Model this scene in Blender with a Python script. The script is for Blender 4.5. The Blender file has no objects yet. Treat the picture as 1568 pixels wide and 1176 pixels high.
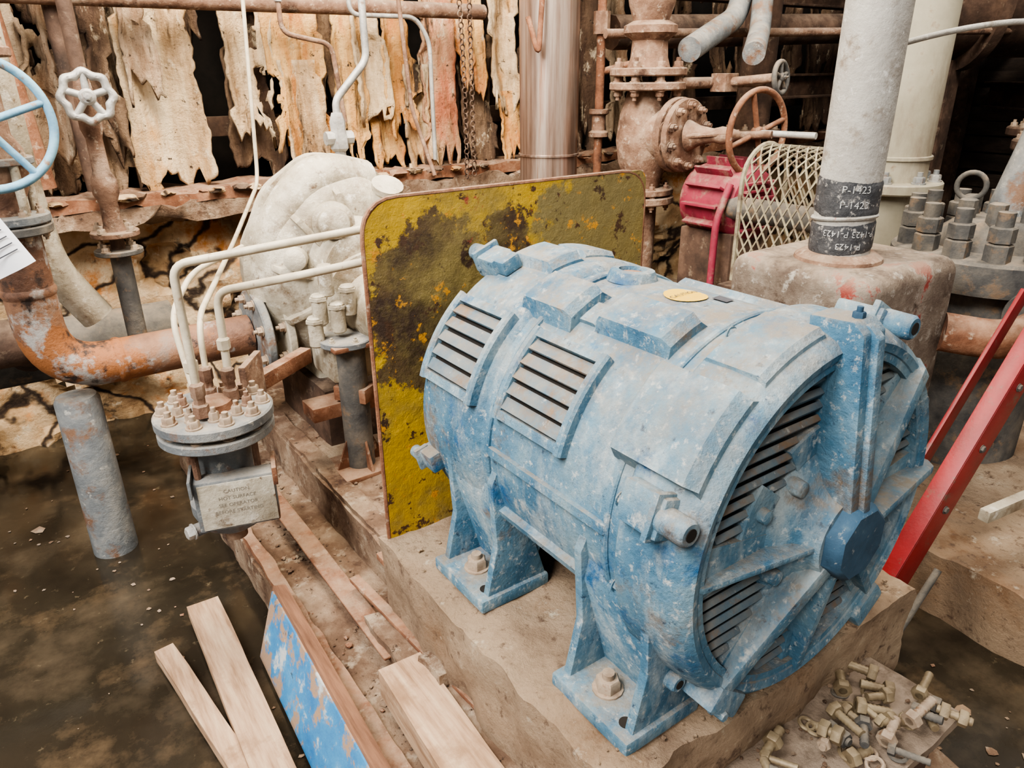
import bpy, bmesh, math, random
from mathutils import Vector, Matrix, noise
random.seed(7)
V=Vector
D2R=math.pi/180
scene=bpy.context.scene
COL=scene.collection
try:
    scene.view_settings.look='AgX - Medium High Contrast'
except Exception: pass

# ------------------------------------------------------------------ materials
def mat(name, ramp, scale=5, patches=(), dust=None, rough=.75, metal=0.0, bump=.25, bscale=70,
        stretch=(1,1,1), crack=None, wetrough=None, spec=.4, bdist=.01, blobs=()):
    m=bpy.data.materials.new(name); m.use_nodes=True
    nt=m.node_tree; N=nt.nodes; L=nt.links
    bs=N['Principled BSDF']
    bs.inputs['Roughness'].default_value=rough
    bs.inputs['Metallic'].default_value=metal
    bs.inputs['Specular IOR Level'].default_value=spec
    tc=N.new('ShaderNodeTexCoord')
    def mapped(st):
        mp=N.new('ShaderNodeMapping'); mp.inputs['Scale'].default_value=st
        L.new(tc.outputs['Object'],mp.inputs['Vector']); return mp.outputs['Vector']
    def nz(sc,st=(1,1,1),det=7,ro=.65,off=0):
        n=N.new('ShaderNodeTexNoise'); n.inputs['Scale'].default_value=sc
        n.inputs['Detail'].default_value=det; n.inputs['Roughness'].default_value=ro
        L.new(mapped(st),n.inputs['Vector']); return n.outputs['Fac']
    def rampn(fac,stops):
        r=N.new('ShaderNodeValToRGB'); e=r.color_ramp.elements
        while len(e)>1: e.remove(e[-1])
        for i,(p,c) in enumerate(stops):
            el=e[0] if i==0 else e.new(p)
            el.position=p; el.color=(c[0],c[1],c[2],1)
        L.new(fac,r.inputs['Fac']); return r.outputs['Color']
    def mix(fac,a,b):
        x=N.new('ShaderNodeMix'); x.data_type='RGBA'
        if isinstance(fac,float): x.inputs[0].default_value=fac
        else: L.new(fac,x.inputs[0])
        L.new(a,x.inputs[6])
        if isinstance(b,tuple): x.inputs[7].default_value=(b[0],b[1],b[2],1)
        else: L.new(b,x.inputs[7])
        return x.outputs[2]
    col=rampn(nz(scale,stretch),ramp)
    for (c,cen,rad,sc) in blobs:
        mp=N.new('ShaderNodeMapping'); mp.vector_type='POINT'
        mp.inputs['Location'].default_value=[-cen[i]/rad[i] for i in range(3)]
        mp.inputs['Scale'].default_value=[1/rad[i] for i in range(3)]
        L.new(tc.outputs['Object'],mp.inputs['Vector'])
        ln=N.new('ShaderNodeVectorMath'); ln.operation='LENGTH'; L.new(mp.outputs[0],ln.inputs[0])
        ad=N.new('ShaderNodeMath'); ad.operation='MULTIPLY_ADD'; L.new(nz(sc,det=10,ro=.75),ad.inputs[0]); ad.inputs[1].default_value=3.2; L.new(ln.outputs['Value'],ad.inputs[2])
        mr=N.new('ShaderNodeMapRange'); L.new(ad.outputs[0],mr.inputs['Value']); mr.inputs['From Min'].default_value=2.5; mr.inputs['From Max'].default_value=2.65; mr.inputs['To Min'].default_value=1; mr.inputs['To Max'].default_value=0
        col=mix(mr.outputs[0],col,c)
    for p in patches:
        c,sc,lo,hi=p[:4]; st=p[4] if len(p)>4 else (1,1,1)
        f=rampn(nz(sc,st,det=10,ro=.7),[(lo,(0,0,0)),(hi,(1,1,1))])
        col=mix(f,col,c)
    if crack:
        c,sc,w,st=crack
        vo=N.new('ShaderNodeTexVoronoi'); vo.feature='DISTANCE_TO_EDGE'; vo.inputs['Scale'].default_value=sc
        nn=N.new('ShaderNodeTexNoise'); nn.inputs['Scale'].default_value=sc*.8; nn.inputs['Detail'].default_value=5
        L.new(mapped(st),nn.inputs['Vector'])
        va=N.new('ShaderNodeVectorMath'); va.operation='MULTIPLY_ADD'
        L.new(nn.outputs['Color'],va.inputs[0]); va.inputs[1].default_value=(.9,.9,.9); L.new(mapped(st),va.inputs[2])
        L.new(va.outputs[0],vo.inputs['Vector'])
        f=rampn(vo.outputs['Distance'],[(0,(1,1,1)),(w*.4,(.9,.9,.9)),(w,(0,0,0))])
        col=mix(f,col,c)
    if dust:
        c,amt=dust
        g=N.new('ShaderNodeNewGeometry'); s=N.new('ShaderNodeSeparateXYZ'); L.new(g.outputs['Normal'],s.inputs[0])
        mr=N.new('ShaderNodeMapRange'); mr.inputs['From Min'].default_value=.1; mr.inputs['From Max'].default_value=1
        mr.inputs['To Max'].default_value=amt
        L.new(s.outputs['Z'],mr.inputs['Value'])
        f2=rampn(nz(14,det=9,ro=.75),[(.36,(0,0,0)),(.6,(1,1,1))])
        mu=N.new('ShaderNodeMath'); mu.operation='MULTIPLY'
        L.new(mr.outputs[0],mu.inputs[0]); L.new(f2,mu.inputs[1])
        col=mix(mu.outputs[0],col,c)
    L.new(col,bs.inputs['Base Color'])
    if bump>0:
        b=N.new('ShaderNodeBump'); b.inputs['Strength'].default_value=bump; b.inputs['Distance'].default_value=bdist
        L.new(nz(bscale,det=8,ro=.7),b.inputs['Height']); L.new(b.outputs[0],bs.inputs['Normal'])
    if wetrough:
        f=rampn(nz(3,det=4),[(.4,(wetrough,)*3),(.65,(rough,)*3)])
        L.new(f,bs.inputs['Roughness'])
    return m

M={}
M['blue']=mat('weathered_blue_paint',[(.3,(.025,.085,.155)),(.43,(.055,.15,.235)),(.52,(.10,.205,.285)),(.62,(.17,.265,.32)),(.72,(.29,.35,.37))],5.5,
   patches=[((.38,.43,.44),12,.49,.72,(1,1,.4)),((.48,.50,.49),60,.56,.68),((.014,.095,.22),9,.58,.68),((.02,.055,.10),34,.60,.68),((.46,.47,.45),24,.61,.70,(1,.5,.3)),((.17,.115,.07),7,.57,.70)],
   dust=((.245,.205,.16),.9),rough=.72,bump=.7,bscale=75)
M['bluedk']=mat('dark_blue_paint',[(.3,(.015,.045,.08)),(.6,(.035,.085,.14)),(.7,(.09,.15,.19))],12,patches=[((.26,.28,.28),50,.60,.68)],rough=.7)
M['slat']=mat('dusty_blue_slats',[(.3,(.05,.10,.145)),(.5,(.095,.14,.17)),(.7,(.18,.19,.18))],12,patches=[((.16,.10,.06),9,.50,.62),((.3,.31,.3),50,.6,.68)],dust=((.20,.155,.11),.7),rough=.8)
M['dark']=mat('painted_gap_shade',[(.3,(.006,.005,.004)),(.7,(.022,.016,.012))],8,rough=.9,bump=0)  # near-black colour stands in for shade in slots, holes and wall gaps
M['yellow']=mat('peeling_yellow_paint',[(.3,(.34,.205,.010)),(.5,(.47,.29,.014)),(.65,(.60,.385,.02))],4,
   blobs=[((.085,.050,.022),(.80,1.48,1.06),(.17,.2,.20),7),((.045,.024,.014),(.79,1.48,1.07),(.115,.2,.14),9),((.05,.026,.014),(1.02,1.48,1.17),(.08,.2,.09),9),((.19,.145,.055),(1.38,1.48,1.2),(.26,.2,.25),3)],
   patches=[((.22,.16,.05),2.6,.44,.60),((.56,.25,.02),22,.60,.64),((.065,.030,.014),20,.575,.605),((.28,.06,.03),9,.64,.67),((.05,.026,.014),5,.61,.64)],rough=.42,bump=.8,bscale=26)
M['rust']=mat('rust',[(.3,(.06,.024,.013)),(.5,(.19,.08,.042)),(.68,(.32,.17,.10))],9,patches=[((.38,.28,.2),25,.58,.68)],dust=((.36,.27,.19),.6),rough=.9,bump=.6,bscale=50)
M['rustdk']=mat('dark_rusty_steel',[(.3,(.024,.014,.010)),(.5,(.07,.04,.027)),(.7,(.15,.09,.06))],7,patches=[((.18,.13,.09),18,.58,.68)],dust=((.20,.145,.10),.6),rough=.85,bump=.35)
M['rustpipe']=mat('rusted_pipe_paint',[(.3,(.06,.03,.02)),(.45,(.16,.08,.05)),(.56,(.25,.13,.075)),(.64,(.23,.17,.135)),(.72,(.34,.31,.28))],4.5,
   blobs=[((.27,.105,.038),(.10,2.5,.68),(.22,.5,.20),4)],patches=[((.33,.31,.29),7,.53,.60),((.035,.022,.018),10,.55,.63),((.26,.11,.045),16,.61,.66)],rough=.55,bump=.5)
M['rustvalve']=mat('dusty_rusty_valve',[(.3,(.09,.045,.028)),(.5,(.21,.12,.078)),(.68,(.34,.235,.165))],10,patches=[((.38,.29,.215),30,.56,.66),((.06,.03,.02),7,.55,.66)],dust=((.36,.275,.20),.7),rough=.9,bump=.7,bscale=50)
M['pedestal']=mat('dusty_chipped_pedestal',[(.3,(.07,.045,.034)),(.5,(.15,.115,.088)),(.68,(.27,.23,.19))],7,patches=[((.33,.30,.26),25,.56,.66),((.23,.04,.03),7,.59,.63),((.05,.03,.02),9,.57,.66)],dust=((.31,.24,.175),.7),rough=.9,bump=.7,bscale=50)
M['cream']=mat('cream_pump_paint',[(.3,(.17,.135,.09)),(.5,(.36,.315,.24)),(.68,(.54,.49,.40))],6,patches=[((.14,.09,.05),7,.53,.66),((.60,.56,.49),22,.56,.68),((.12,.075,.045),30,.59,.68)],dust=((.48,.43,.345),.5),rough=.42,bump=.6,bscale=30)
M['creampipe']=mat('cream_pipe',[(.3,(.24,.215,.155)),(.7,(.40,.365,.28))],3,patches=[((.22,.15,.095),12,.58,.7),((.16,.115,.08),3,.52,.7,(1,1,.3))],rough=.6,bump=.1)
M['grey']=mat('grey_painted_steel',[(.3,(.08,.09,.10)),(.5,(.155,.165,.17)),(.7,(.30,.29,.265))],8,patches=[((.16,.085,.05),10,.53,.64),((.36,.35,.32),28,.60,.66)],dust=((.32,.27,.21),.6),rough=.7,bump=.5)
M['greydk']=mat('dark_grey_steel',[(.3,(.035,.035,.037)),(.5,(.09,.085,.078)),(.7,(.18,.155,.125))],10,patches=[((.20,.135,.085),14,.56,.66)],dust=((.26,.21,.155),.65),rough=.75,bump=.4)
M['greypipe']=mat('pale_grey_insulated_pipe',[(.3,(.24,.215,.19)),(.6,(.39,.37,.335))],4,patches=[((.20,.16,.125),14,.53,.66),((.49,.47,.44),30,.59,.66),((.32,.09,.07),12,.68,.71)],rough=.75,bump=.6,bscale=40)
M['tape']=mat('grey_label_tape',[(.3,(.025,.027,.032)),(.7,(.08,.08,.085))],30,patches=[((.30,.28,.26),45,.57,.61)],rough=.5,bump=.9,bscale=50)
M['white']=mat('worn_lettering',[(.38,(.12,.12,.12)),(.46,(.42,.42,.41))],60,rough=.7,bump=0)
M['paper']=mat('white_paper',[(.3,(.74,.74,.78)),(.7,(.8,.8,.84))],3,rough=.8,bump=0)
M['ink']=mat('dark_ink',[(.3,(.04,.04,.05)),(.7,(.07,.07,.08))],30,rough=.7,bump=0)
M['fadedink']=mat('faded_ink',[(.3,(.16,.14,.11)),(.7,(.22,.19,.15))],30,rough=.7,bump=0)
M['stainless']=mat('stained_stainless_steel',[(.3,(.14,.085,.06)),(.45,(.34,.24,.19)),(.58,(.50,.41,.35)),(.7,(.36,.2,.13))],6,stretch=(3,3,.15),rough=.36,metal=.75,bump=.04)
M['silver']=mat('worn_silver_metal',[(.3,(.22,.21,.2)),(.6,(.44,.42,.39)),(.7,(.55,.53,.5))],12,patches=[((.2,.12,.08),22,.58,.68)],rough=.5,metal=.35,bump=.3)
M['tubing']=mat('cream_steel_tubing',[(.3,(.34,.28,.2)),(.6,(.55,.48,.36))],14,patches=[((.24,.15,.09),30,.60,.7)],rough=.45,bump=.1)
M['concrete']=mat('tan_dusty_concrete',[(.3,(.17,.11,.07)),(.5,(.31,.22,.145)),(.68,(.44,.34,.235))],6,patches=[((.17,.09,.045),3,.50,.64),((.12,.075,.05),30,.56,.66),((.46,.38,.28),12,.6,.68)],rough=.95,bump=1.0,bscale=45)
M['mud']=mat('muddy_rusty_base',[(.3,(.085,.045,.028)),(.45,(.18,.11,.07)),(.56,(.29,.20,.135)),(.68,(.39,.29,.2))],5.5,patches=[((.42,.33,.24),14,.54,.66),((.06,.03,.02),6,.57,.66),((.05,.03,.02),40,.60,.66)],rough=.95,bump=1.0,bscale=34,bdist=.015)
M['wood']=mat('pale_lumber',[(.3,(.22,.125,.07)),(.5,(.40,.26,.165)),(.68,(.50,.36,.24))],6,stretch=(9,.8,9),patches=[((.24,.14,.08),5,.54,.68)],rough=.85,bump=.25,bscale=30)
M['woodred']=mat('red_brown_lumber',[(.3,(.10,.045,.025)),(.6,(.24,.12,.07))],8,stretch=(8,.6,8),rough=.85,bump=.35,bscale=30)
M['ply']=mat('dirty_plywood',[(.3,(.16,.115,.08)),(.5,(.27,.205,.155)),(.7,(.38,.30,.225))],5,patches=[((.09,.06,.04),9,.53,.68)],rough=.95,bump=.7)
M['bluebrd']=mat('blue_painted_board',[(.3,(.02,.13,.33)),(.5,(.045,.22,.44)),(.65,(.2,.38,.52))],6,patches=[((.33,.22,.15),7,.50,.54),((.46,.48,.48),12,.57,.64),((.03,.05,.07),9,.62,.66)],rough=.7,bump=.3)
M['red']=mat('red_paint',[(.3,(.13,.006,.008)),(.6,(.25,.012,.016))],5,patches=[((.12,.07,.05),14,.59,.68)],rough=.4,bump=.1)
M['magenta']=mat('crimson_machine_paint',[(.3,(.09,.010,.016)),(.6,(.25,.025,.05))],6,patches=[((.25,.16,.12),14,.53,.66)],dust=((.25,.17,.13),.6),rough=.7,bump=.2)
M['pink']=mat('faded_pink_rod_paint',[(.3,(.30,.12,.09)),(.6,(.46,.22,.17))],14,rough=.8)
M['meshy']=mat('dirty_yellow_mesh',[(.3,(.15,.12,.08)),(.6,(.31,.27,.18))],14,patches=[((.13,.09,.06),20,.50,.60)],rough=.75)
M['water']=mat('dirty_standing_water',[(.3,(.010,.008,.006)),(.5,(.024,.019,.013)),(.60,(.055,.042,.028)),(.70,(.11,.085,.055))],1.7,patches=[((.08,.056,.034),4,.53,.70),((.10,.078,.05),22,.62,.70)],rough=.24,wetrough=.06,bump=.06,bscale=7,spec=.5)
M['brass']=mat('brassy_bolt_steel',[(.3,(.14,.10,.06)),(.6,(.28,.22,.14))],20,rough=.5,metal=.3,bump=.2)
M['bolt']=mat('dusty_bolts',[(.3,(.20,.135,.09)),(.6,(.36,.28,.205))],30,patches=[((.18,.09,.045),30,.55,.65)],rough=.7,bump=.2)
M['bluewheel']=mat('blue_handwheel_paint',[(.3,(.07,.17,.28)),(.6,(.2,.37,.48))],14,patches=[((.25,.16,.1),20,.58,.66)],rough=.6)
M['sticker']=mat('yellow_sticker',[(.3,(.58,.35,.03)),(.7,(.66,.43,.05))],10,patches=[((.4,.36,.28),22,.56,.61)],rough=.6,bump=.1)
def strip_mat(n,a,b,c,st):
    return mat(n,[(.32,a),(.45,b),(.60,c)],3.2,stretch=(2.4,2.4,.4),
      patches=[(st,3.2,.48,.62,(1.4,1.4,.4)),((.045,.026,.015),5,.55,.64,(2.0,2.0,.28)),((.64,.52,.37),14,.585,.68,(1,1,.5)),((.03,.018,.012),26,.60,.67)],rough=.9,bump=1.0,bscale=22,bdist=.025)
S=[strip_mat('torn_panel_cream',(.20,.11,.05),(.48,.33,.19),(.72,.56,.37),(.52,.26,.08)),
   strip_mat('torn_panel_orange',(.28,.10,.025),(.56,.27,.085),(.72,.46,.20),(.45,.13,.035)),
   strip_mat('torn_panel_beige',(.14,.088,.052),(.31,.215,.14),(.50,.38,.26),(.23,.12,.062)),
   strip_mat('torn_panel_salmon',(.26,.07,.035),(.52,.19,.10),(.58,.33,.20),(.52,.34,.19)),
   strip_mat('torn_panel_brown',(.035,.02,.014),(.105,.062,.038),(.22,.14,.085),(.065,.033,.02))]
M['sidedk']=mat('dark_siding',[(.3,(.012,.009,.007)),(.5,(.035,.024,.018)),(.7,(.08,.055,.04))],3,stretch=(1,1,3),rough=.9)
M['rockwall']=mat('crumbling_wall_board',[(.3,(.18,.09,.04)),(.46,(.42,.27,.14)),(.60,(.62,.46,.29))],3.4,patches=[((.46,.19,.055),4,.52,.62),((.05,.03,.018),5,.57,.65),((.66,.56,.42),12,.59,.68)],
   crack=((.022,.012,.008),2.3,.07,(1,1,1.3)),rough=.95,bump=1.0,bscale=20,bdist=.02)

# ------------------------------------------------------------------ builder
def frame(axis):
    return V(axis).normalized().to_track_quat('Z','Y').to_matrix().to_4x4()
class B:
    def __init__(s,name): s.name=name; s.bm=bmesh.new(); s.mats=[]
    def mi(s,m):
        if isinstance(m,str): m=M[m]
        if m not in s.mats: s.mats.append(m)
        return s.mats.index(m)
    def add(s,vs,fs,m):
        k=s.mi(m); bv=[s.bm.verts.new(v) for v in vs]
        for f in fs:
            try:
                fc=s.bm.faces.new([bv[i] for i in f]); fc.material_index=k
            except ValueError: pass
        return bv
    def merge(s,t,mtx,m):
        t.verts.ensure_lookup_table(); t.verts.index_update()
        s.add([mtx@v.co for v in t.verts],[[v.index for v in f.verts] for f in t.faces],m); t.free()
    def box(s,c,size,m,rot=None,bev=.004):
        t=bmesh.new(); bmesh.ops.create_cube(t,size=1)
        for v in t.verts: v.co=V((v.co.x*size[0],v.co.y*size[1],v.co.z*size[2]))
        if bev>0:
            bev=min(bev,min(size)*.4); bmesh.ops.bevel(t,geom=list(t.edges),offset=bev,segments=2,affect='EDGES',profile=.6)
        R=rot if rot is not None else Matrix.Identity(4)
        s.merge(t,Matrix.Translation(V(c))@R.to_4x4(),m)
    def rbox(s,c,size,m,step=.05,amp=.01,rot=None,f=9):
        t=bmesh.new(); nx,ny,nz=[max(1,min(110,int(round(a/step)))) for a in size]
        pts={}
        def vt(i,j,k):
            if (i,j,k) not in pts:
                p=V((size[0]*(i/nx-.5),size[1]*(j/ny-.5),size[2]*(k/nz-.5)))
                q=V(c)+p; d=noise.noise_vector(q*f)*amp+noise.noise_vector(q*f*3)*amp*.4
                pts[(i,j,k)]=t.verts.new(p+d)
            return pts[(i,j,k)]
        for i in range(nx):
            for j in range(ny):
                t.faces.new([vt(i,j,0),vt(i,j+1,0),vt(i+1,j+1,0),vt(i+1,j,0)])
                t.faces.new([vt(i,j,nz),vt(i+1,j,nz),vt(i+1,j+1,nz),vt(i,j+1,nz)])
        for i in range(nx):
            for k in range(nz):
                t.faces.new([vt(i,0,k),vt(i+1,0,k),vt(i+1,0,k+1),vt(i,0,k+1)])
                t.faces.new([vt(i,ny,k),vt(i,ny,k+1),vt(i+1,ny,k+1),vt(i+1,ny,k)])
        for j in range(ny):
            for k in range(nz):
                t.faces.new([vt(0,j,k),vt(0,j,k+1),vt(0,j+1,k+1),vt(0,j+1,k)])
                t.faces.new([vt(nx,j,k),vt(nx,j+1,k),vt(nx,j+1,k+1),vt(nx,j,k+1)])
        R=rot if rot is not None else Matrix.Identity(4)
        s.merge(t,Matrix.Translation(V(c))@R.to_4x4(),m)
    def lathe(s,o,axis,prof,m,seg=40,a0=0,caps=True,mod=None):
        F=Matrix.Translation(V(o))@frame(axis); vs=[];fs=[]
        n=len(prof)
        for (t,r) in prof:
            for i in range(seg):
                a=a0+2*math.pi*i/seg; rr=r*(mod(a,t) if mod else 1)
                vs.append(F@V((rr*math.cos(a),rr*math.sin(a),t)))
        for j in range(n-1):
            for i in range(seg):
                k=(i+1)%seg; fs.append([j*seg+i,j*seg+k,(j+1)*seg+k,(j+1)*seg+i])
        if caps:
            fs.append(list(range(seg))[::-1]); fs.append([(n-1)*seg+i for i in range(seg)])
        return s.add(vs,fs,m)
    def cyl(s,p0,p1,r,m,r2=None,seg=24,ch=0):
        p0=V(p0);p1=V(p1);L=(p1-p0).length; r2=r if r2 is None else r2
        if ch>0: pr=[(0,r-ch),(ch,r),(L-ch,r2),(L,r2-ch)]
        else: pr=[(0,r),(L,r2)]
        s.lathe(p0,p1-p0,pr,m,seg)
    def tube(s,pts,r,m,bend=.05,seg=12,n=6):
        pts=[V(p) for p in pts]; path=[pts[0]]
        for i in range(1,len(pts)-1):
            a,b,c=pts[i-1],pts[i],pts[i+1]
            d0=(a-b);d1=(c-b); bb=min(bend,d0.length*.49,d1.length*.49)
            q0=b+d0.normalized()*bb;q1=b+d1.normalized()*bb
            for k in range(n+1):
                t=k/n; path.append(q0*(1-t)**2+b*2*t*(1-t)+q1*t*t)
        path.append(pts[-1])
        P=[path[0]]
        for p in path[1:]:
            if (p-P[-1]).length>1e-5: P.append(p)
        T=(P[1]-P[0]).normalized(); U=T.orthogonal().normalized(); vs=[];fs=[]
        for i,p in enumerate(P):
            if i==0: t=T
            elif i==len(P)-1: t=(P[i]-P[i-1]).normalized()
            else: t=((P[i+1]-P[i]).normalized()+(P[i]-P[i-1]).normalized()).normalized()
            U=(U-t*U.dot(t)).normalized(); W=t.cross(U)
            for k in range(seg):
                a=2*math.pi*k/seg; vs.append(p+(U*math.cos(a)+W*math.sin(a))*r)
        for j in range(len(P)-1):
            for i in range(seg):
                k=(i+1)%seg; fs.append([j*seg+i,j*seg+k,(j+1)*seg+k,(j+1)*seg+i])
        fs.append(list(range(seg))[::-1]); fs.append([(len(P)-1)*seg+i for i in range(seg)])
        s.add(vs,fs,m)
    def torus(s,c,axis,R,r,m,seg=48,ss=10,scal=0,ns=6,sx=1):
        F=Matrix.Translation(V(c))@frame(axis); vs=[];fs=[]
        for i in range(seg):
            a=2*math.pi*i/seg; RR=R*(1+scal*math.cos(ns*a))
            for k in range(ss):
                b=2*math.pi*k/ss; q=RR+r*math.cos(b)
                vs.append(F@V((q*math.cos(a)*sx,q*math.sin(a),r*math.sin(b))))
        for i in range(seg):
            for k in range(ss):
                i2=(i+1)%seg;k2=(k+1)%ss
                fs.append([i*ss+k,i2*ss+k,i2*ss+k2,i*ss+k2])
        s.add(vs,fs,m)
    def hexb(s,p,axis,r,h,m,stud=0):
        ax=V(axis).normalized(); p=V(p)
        s.cyl(p,p+ax*h*.2,r*1.25,m,seg=14)
        s.lathe(p+ax*h*.2,ax,[(0,r),(h*.65,r),(h*.8,r*.86)],m,seg=6)
        if stud: s.cyl(p,p+ax*(h+stud),r*.5,m,seg=10)
    def flange(s,c,axis,R,t,m,nb=8,br=None,bm_='bolt',bore=None,both=False):
        ax=V(axis).normalized(); c=V(c)
        s.lathe(c-ax*t/2,ax,[(0,R*.97),(t*.15,R),(t*.85,R),(t,R*.97)],m,48)
        br=br or R*.09; F=frame(ax)
        for i in range(nb):
            a=2*math.pi*(i+.5)/nb; d=(F@V((math.cos(a),math.sin(a),0)))*R*.82
            s.hexb(c+ax*t/2+d,ax,br,br*1.3,bm_,stud=br*.8)
            if both: s.hexb(c-ax*t/2+d,-ax,br,br*1.3,bm_,stud=br*.8)
    def wheel(s,c,axis,R,r,m,spokes=5,hub=None,scal=0,ns=8,dish=0):
        c=V(c); ax=V(axis).normalized(); F=frame(ax); hub=hub or R*.2
        s.torus(c,ax,R,r,m,scal=scal,ns=ns,seg=64)
        cc=c-ax*dish
        s.lathe(cc-ax*r*1.2,ax,[(0,hub*.9),(r*.4,hub),(r*2,hub),(r*2.6,hub*.7)],m,24)
        s.hexb(cc+ax*r*1.3,ax,hub*.45,hub*.5,m,stud=hub*.6)
        for i in range(spokes):
            a=2*math.pi*i/spokes+.3; d=F@V((math.cos(a),math.sin(a),0))
            s.cyl(cc+d*hub*.8,c+d*R,r*.85,m,seg=10)
    def prism(s,poly,th,m,bev=0):
        n=len(poly); th=V(th); vs=[V(p) for p in poly]+[V(p)+th for p in poly]
        fs=[list(range(n))[::-1],list(range(n,2*n))]+[[i,(i+1)%n,n+(i+1)%n,n+i] for i in range(n)]
        t=bmesh.new(); bv=[t.verts.new(v) for v in vs]
        for f in fs: t.faces.new([bv[i] for i in f])
        bmesh.ops.recalc_face_normals(t,faces=t.faces)
        if bev: bmesh.ops.bevel(t,geom=list(t.edges),offset=bev,segments=2,affect='EDGES',profile=.6)
        s.merge(t,Matrix.Identity(4),m)
    def rock(s,c,r,m,sq=(1,1,1)):
        t=bmesh.new(); bmesh.ops.create_icosphere(t,subdivisions=2 if r>.02 else 1,radius=1)
        for v in t.verts:
            k=1+.6*noise.noise(v.co*1.7+V(c)*31)
            v.co=V((v.co.x*sq[0],v.co.y*sq[1],v.co.z*sq[2]))*r*k
        s.merge(t,Matrix.Translation(V(c)),m)
    def text(s,body,size,fn,m):
        cu=bpy.data.curves.new('t','FONT'); cu.body=body; cu.size=size; cu.align_x='CENTER'; cu.resolution_u=3
        ob=bpy.data.objects.new('t',cu); COL.objects.link(ob); bpy.context.view_layer.update()
        me=bpy.data.meshes.new_from_object(ob)
        s.add([fn(v.co) for v in me.vertices],[list(p.vertices) for p in me.polygons],m)
        bpy.data.objects.remove(ob); bpy.data.meshes.remove(me)
    def fin(s,parent=None,ang=38,solid=0,recalc=True):
        if recalc: bmesh.ops.recalc_face_normals(s.bm,faces=s.bm.faces)
        me=bpy.data.meshes.new(s.name); s.bm.to_mesh(me); s.bm.free()
        for m in s.mats: me.materials.append(m)
        me.shade_smooth(); me.set_sharp_from_angle(angle=ang*D2R)
        ob=bpy.data.objects.new(s.name,me); COL.objects.link(ob)
        if parent: ob.parent=parent
        if solid:
            md=ob.modifiers.new('solid','SOLIDIFY'); md.thickness=solid
        return ob
def empty(name,loc=(0,0,0)):
    e=bpy.data.objects.new(name,None); COL.objects.link(e); e.empty_display_size=.1; return e

# ------------------------------------------------------------------ camera
cam=bpy.data.cameras.new('camera'); cam.sensor_width=36; cam.lens=36*1120/1568; cam.clip_start=.02
co=bpy.data.objects.new('camera',cam); COL.objects.link(co)
co.matrix_world=Matrix.Translation((0,0,1.55))@Matrix.Rotation(-35*D2R,4,'Z')@Matrix.Rotation(67*D2R,4,'X')@Matrix.Rotation(-.7*D2R,4,'Z')
scene.camera=co

# ------------------------------------------------------------------ room shell
b=B('floor'); b.add([V((-4,-3,0)),V((9,-3,0)),V((9,4.4,0)),V((-4,4.4,0))],[[0,1,2,3]],'water'); b.fin()

wb=empty('wall_back')
b=B('backing'); b.box((2.5,4.22,1.7),(13,.06,3.6),'dark',bev=0); b.fin(wb)
b=B('crumbling_dado')
nx,nz=300,40; vs=[];fs=[]
for i in range(nx+1):
    for k in range(nz+1):
        x=-3+10*i/nx; z=-.05+1.12*k/nz; q=V((x,0,z))
        h=noise.noise(q*2.2)
        y=3.70+.12*h+.06*noise.noise(q*5)+.03*noise.noise(q*13)+.06*(1 if noise.noise(V((x*2+9,0,z*2.6)))>.05 else 0)
        vs.append(V((x,y,z)))
for i in range(nx):
    for k in range(nz):
        a=i*(nz+1)+k; fs.append([a,a+nz+1,a+nz+2,a+1])
b.add(vs,fs,'rockwall'); b.fin(wb,ang=40)
b=B('ledge_timber')
b.rbox((2,3.68,1.06),(9,.24,.06),'rust',step=.05,amp=.03,f=11)
b.rbox((2,3.60,1.0),(9,.12,.06),'mud',step=.05,amp=.045,f=12)
random.seed(21)
for i in range(140):
    x=random.uniform(-.5,3.5); b.rock((x,random.uniform(3.52,3.66),1.08),random.uniform(.012,.04),random.choice(['rust','mud','rockwall','rustdk']),(1.3,1,.5))
b.fin(wb,ang=50)
b=B('torn_panels')
def strip(x0,x1,z0,z1,m,y,seed,rag=.05,curl=.035):
    nx=max(5,int((x1-x0)/.014)); nz=int((z1-z0)/.02); vs=[];fs=[]
    def edge(z,s):
        e=.035*noise.noise(V((seed,z*1.6,s)))+.018*noise.noise(V((seed,z*8,s+3)))+.012*noise.noise(V((seed,z*28,s)))
        st=noise.noise(V((seed+5,z*3.0,s)))
        return e+(.030 if st>.18 else 0)
    for k in range(nz+1):
        for i in range(nx+1):
            u=i/nx; w=k/nz
            z=z0+(z1-z0)*w
            z+= (1-w)**4*.15*(noise.noise(V((u*3+seed,seed,0)))+.8*noise.noise(V((u*11+seed,seed,2))))
            xl=x0+edge(z,1); xr=x1-edge(z,7)
            x=xl+(xr-xl)*u
            yy=y+curl*math.sin(u*math.pi*2+seed)*.5-curl*(abs(u-.5)*2)**2+.035*noise.noise(V((x*9,z*2,seed)))+.014*noise.noise(V((x*40,z*8,seed)))-.05*(1-w)**3
            vs.append(V((x,yy,z)))
    for k in range(nz):
        for i in range(nx):
            cx=x0+(x1-x0)*(i+.5)/nx; cz=z0+(z1-z0)*(k+.5)/nz
            h=noise.noise(V((cx*8,seed,cz*2.0)))+.4*noise.noise(V((cx*22,seed*2,cz*9)))
            if h>.50: continue
            a=k*(nx+1)+i; fs.append([a,a+1,a+nx+2,a+nx+1])
    b.add(vs,fs,m)
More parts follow.
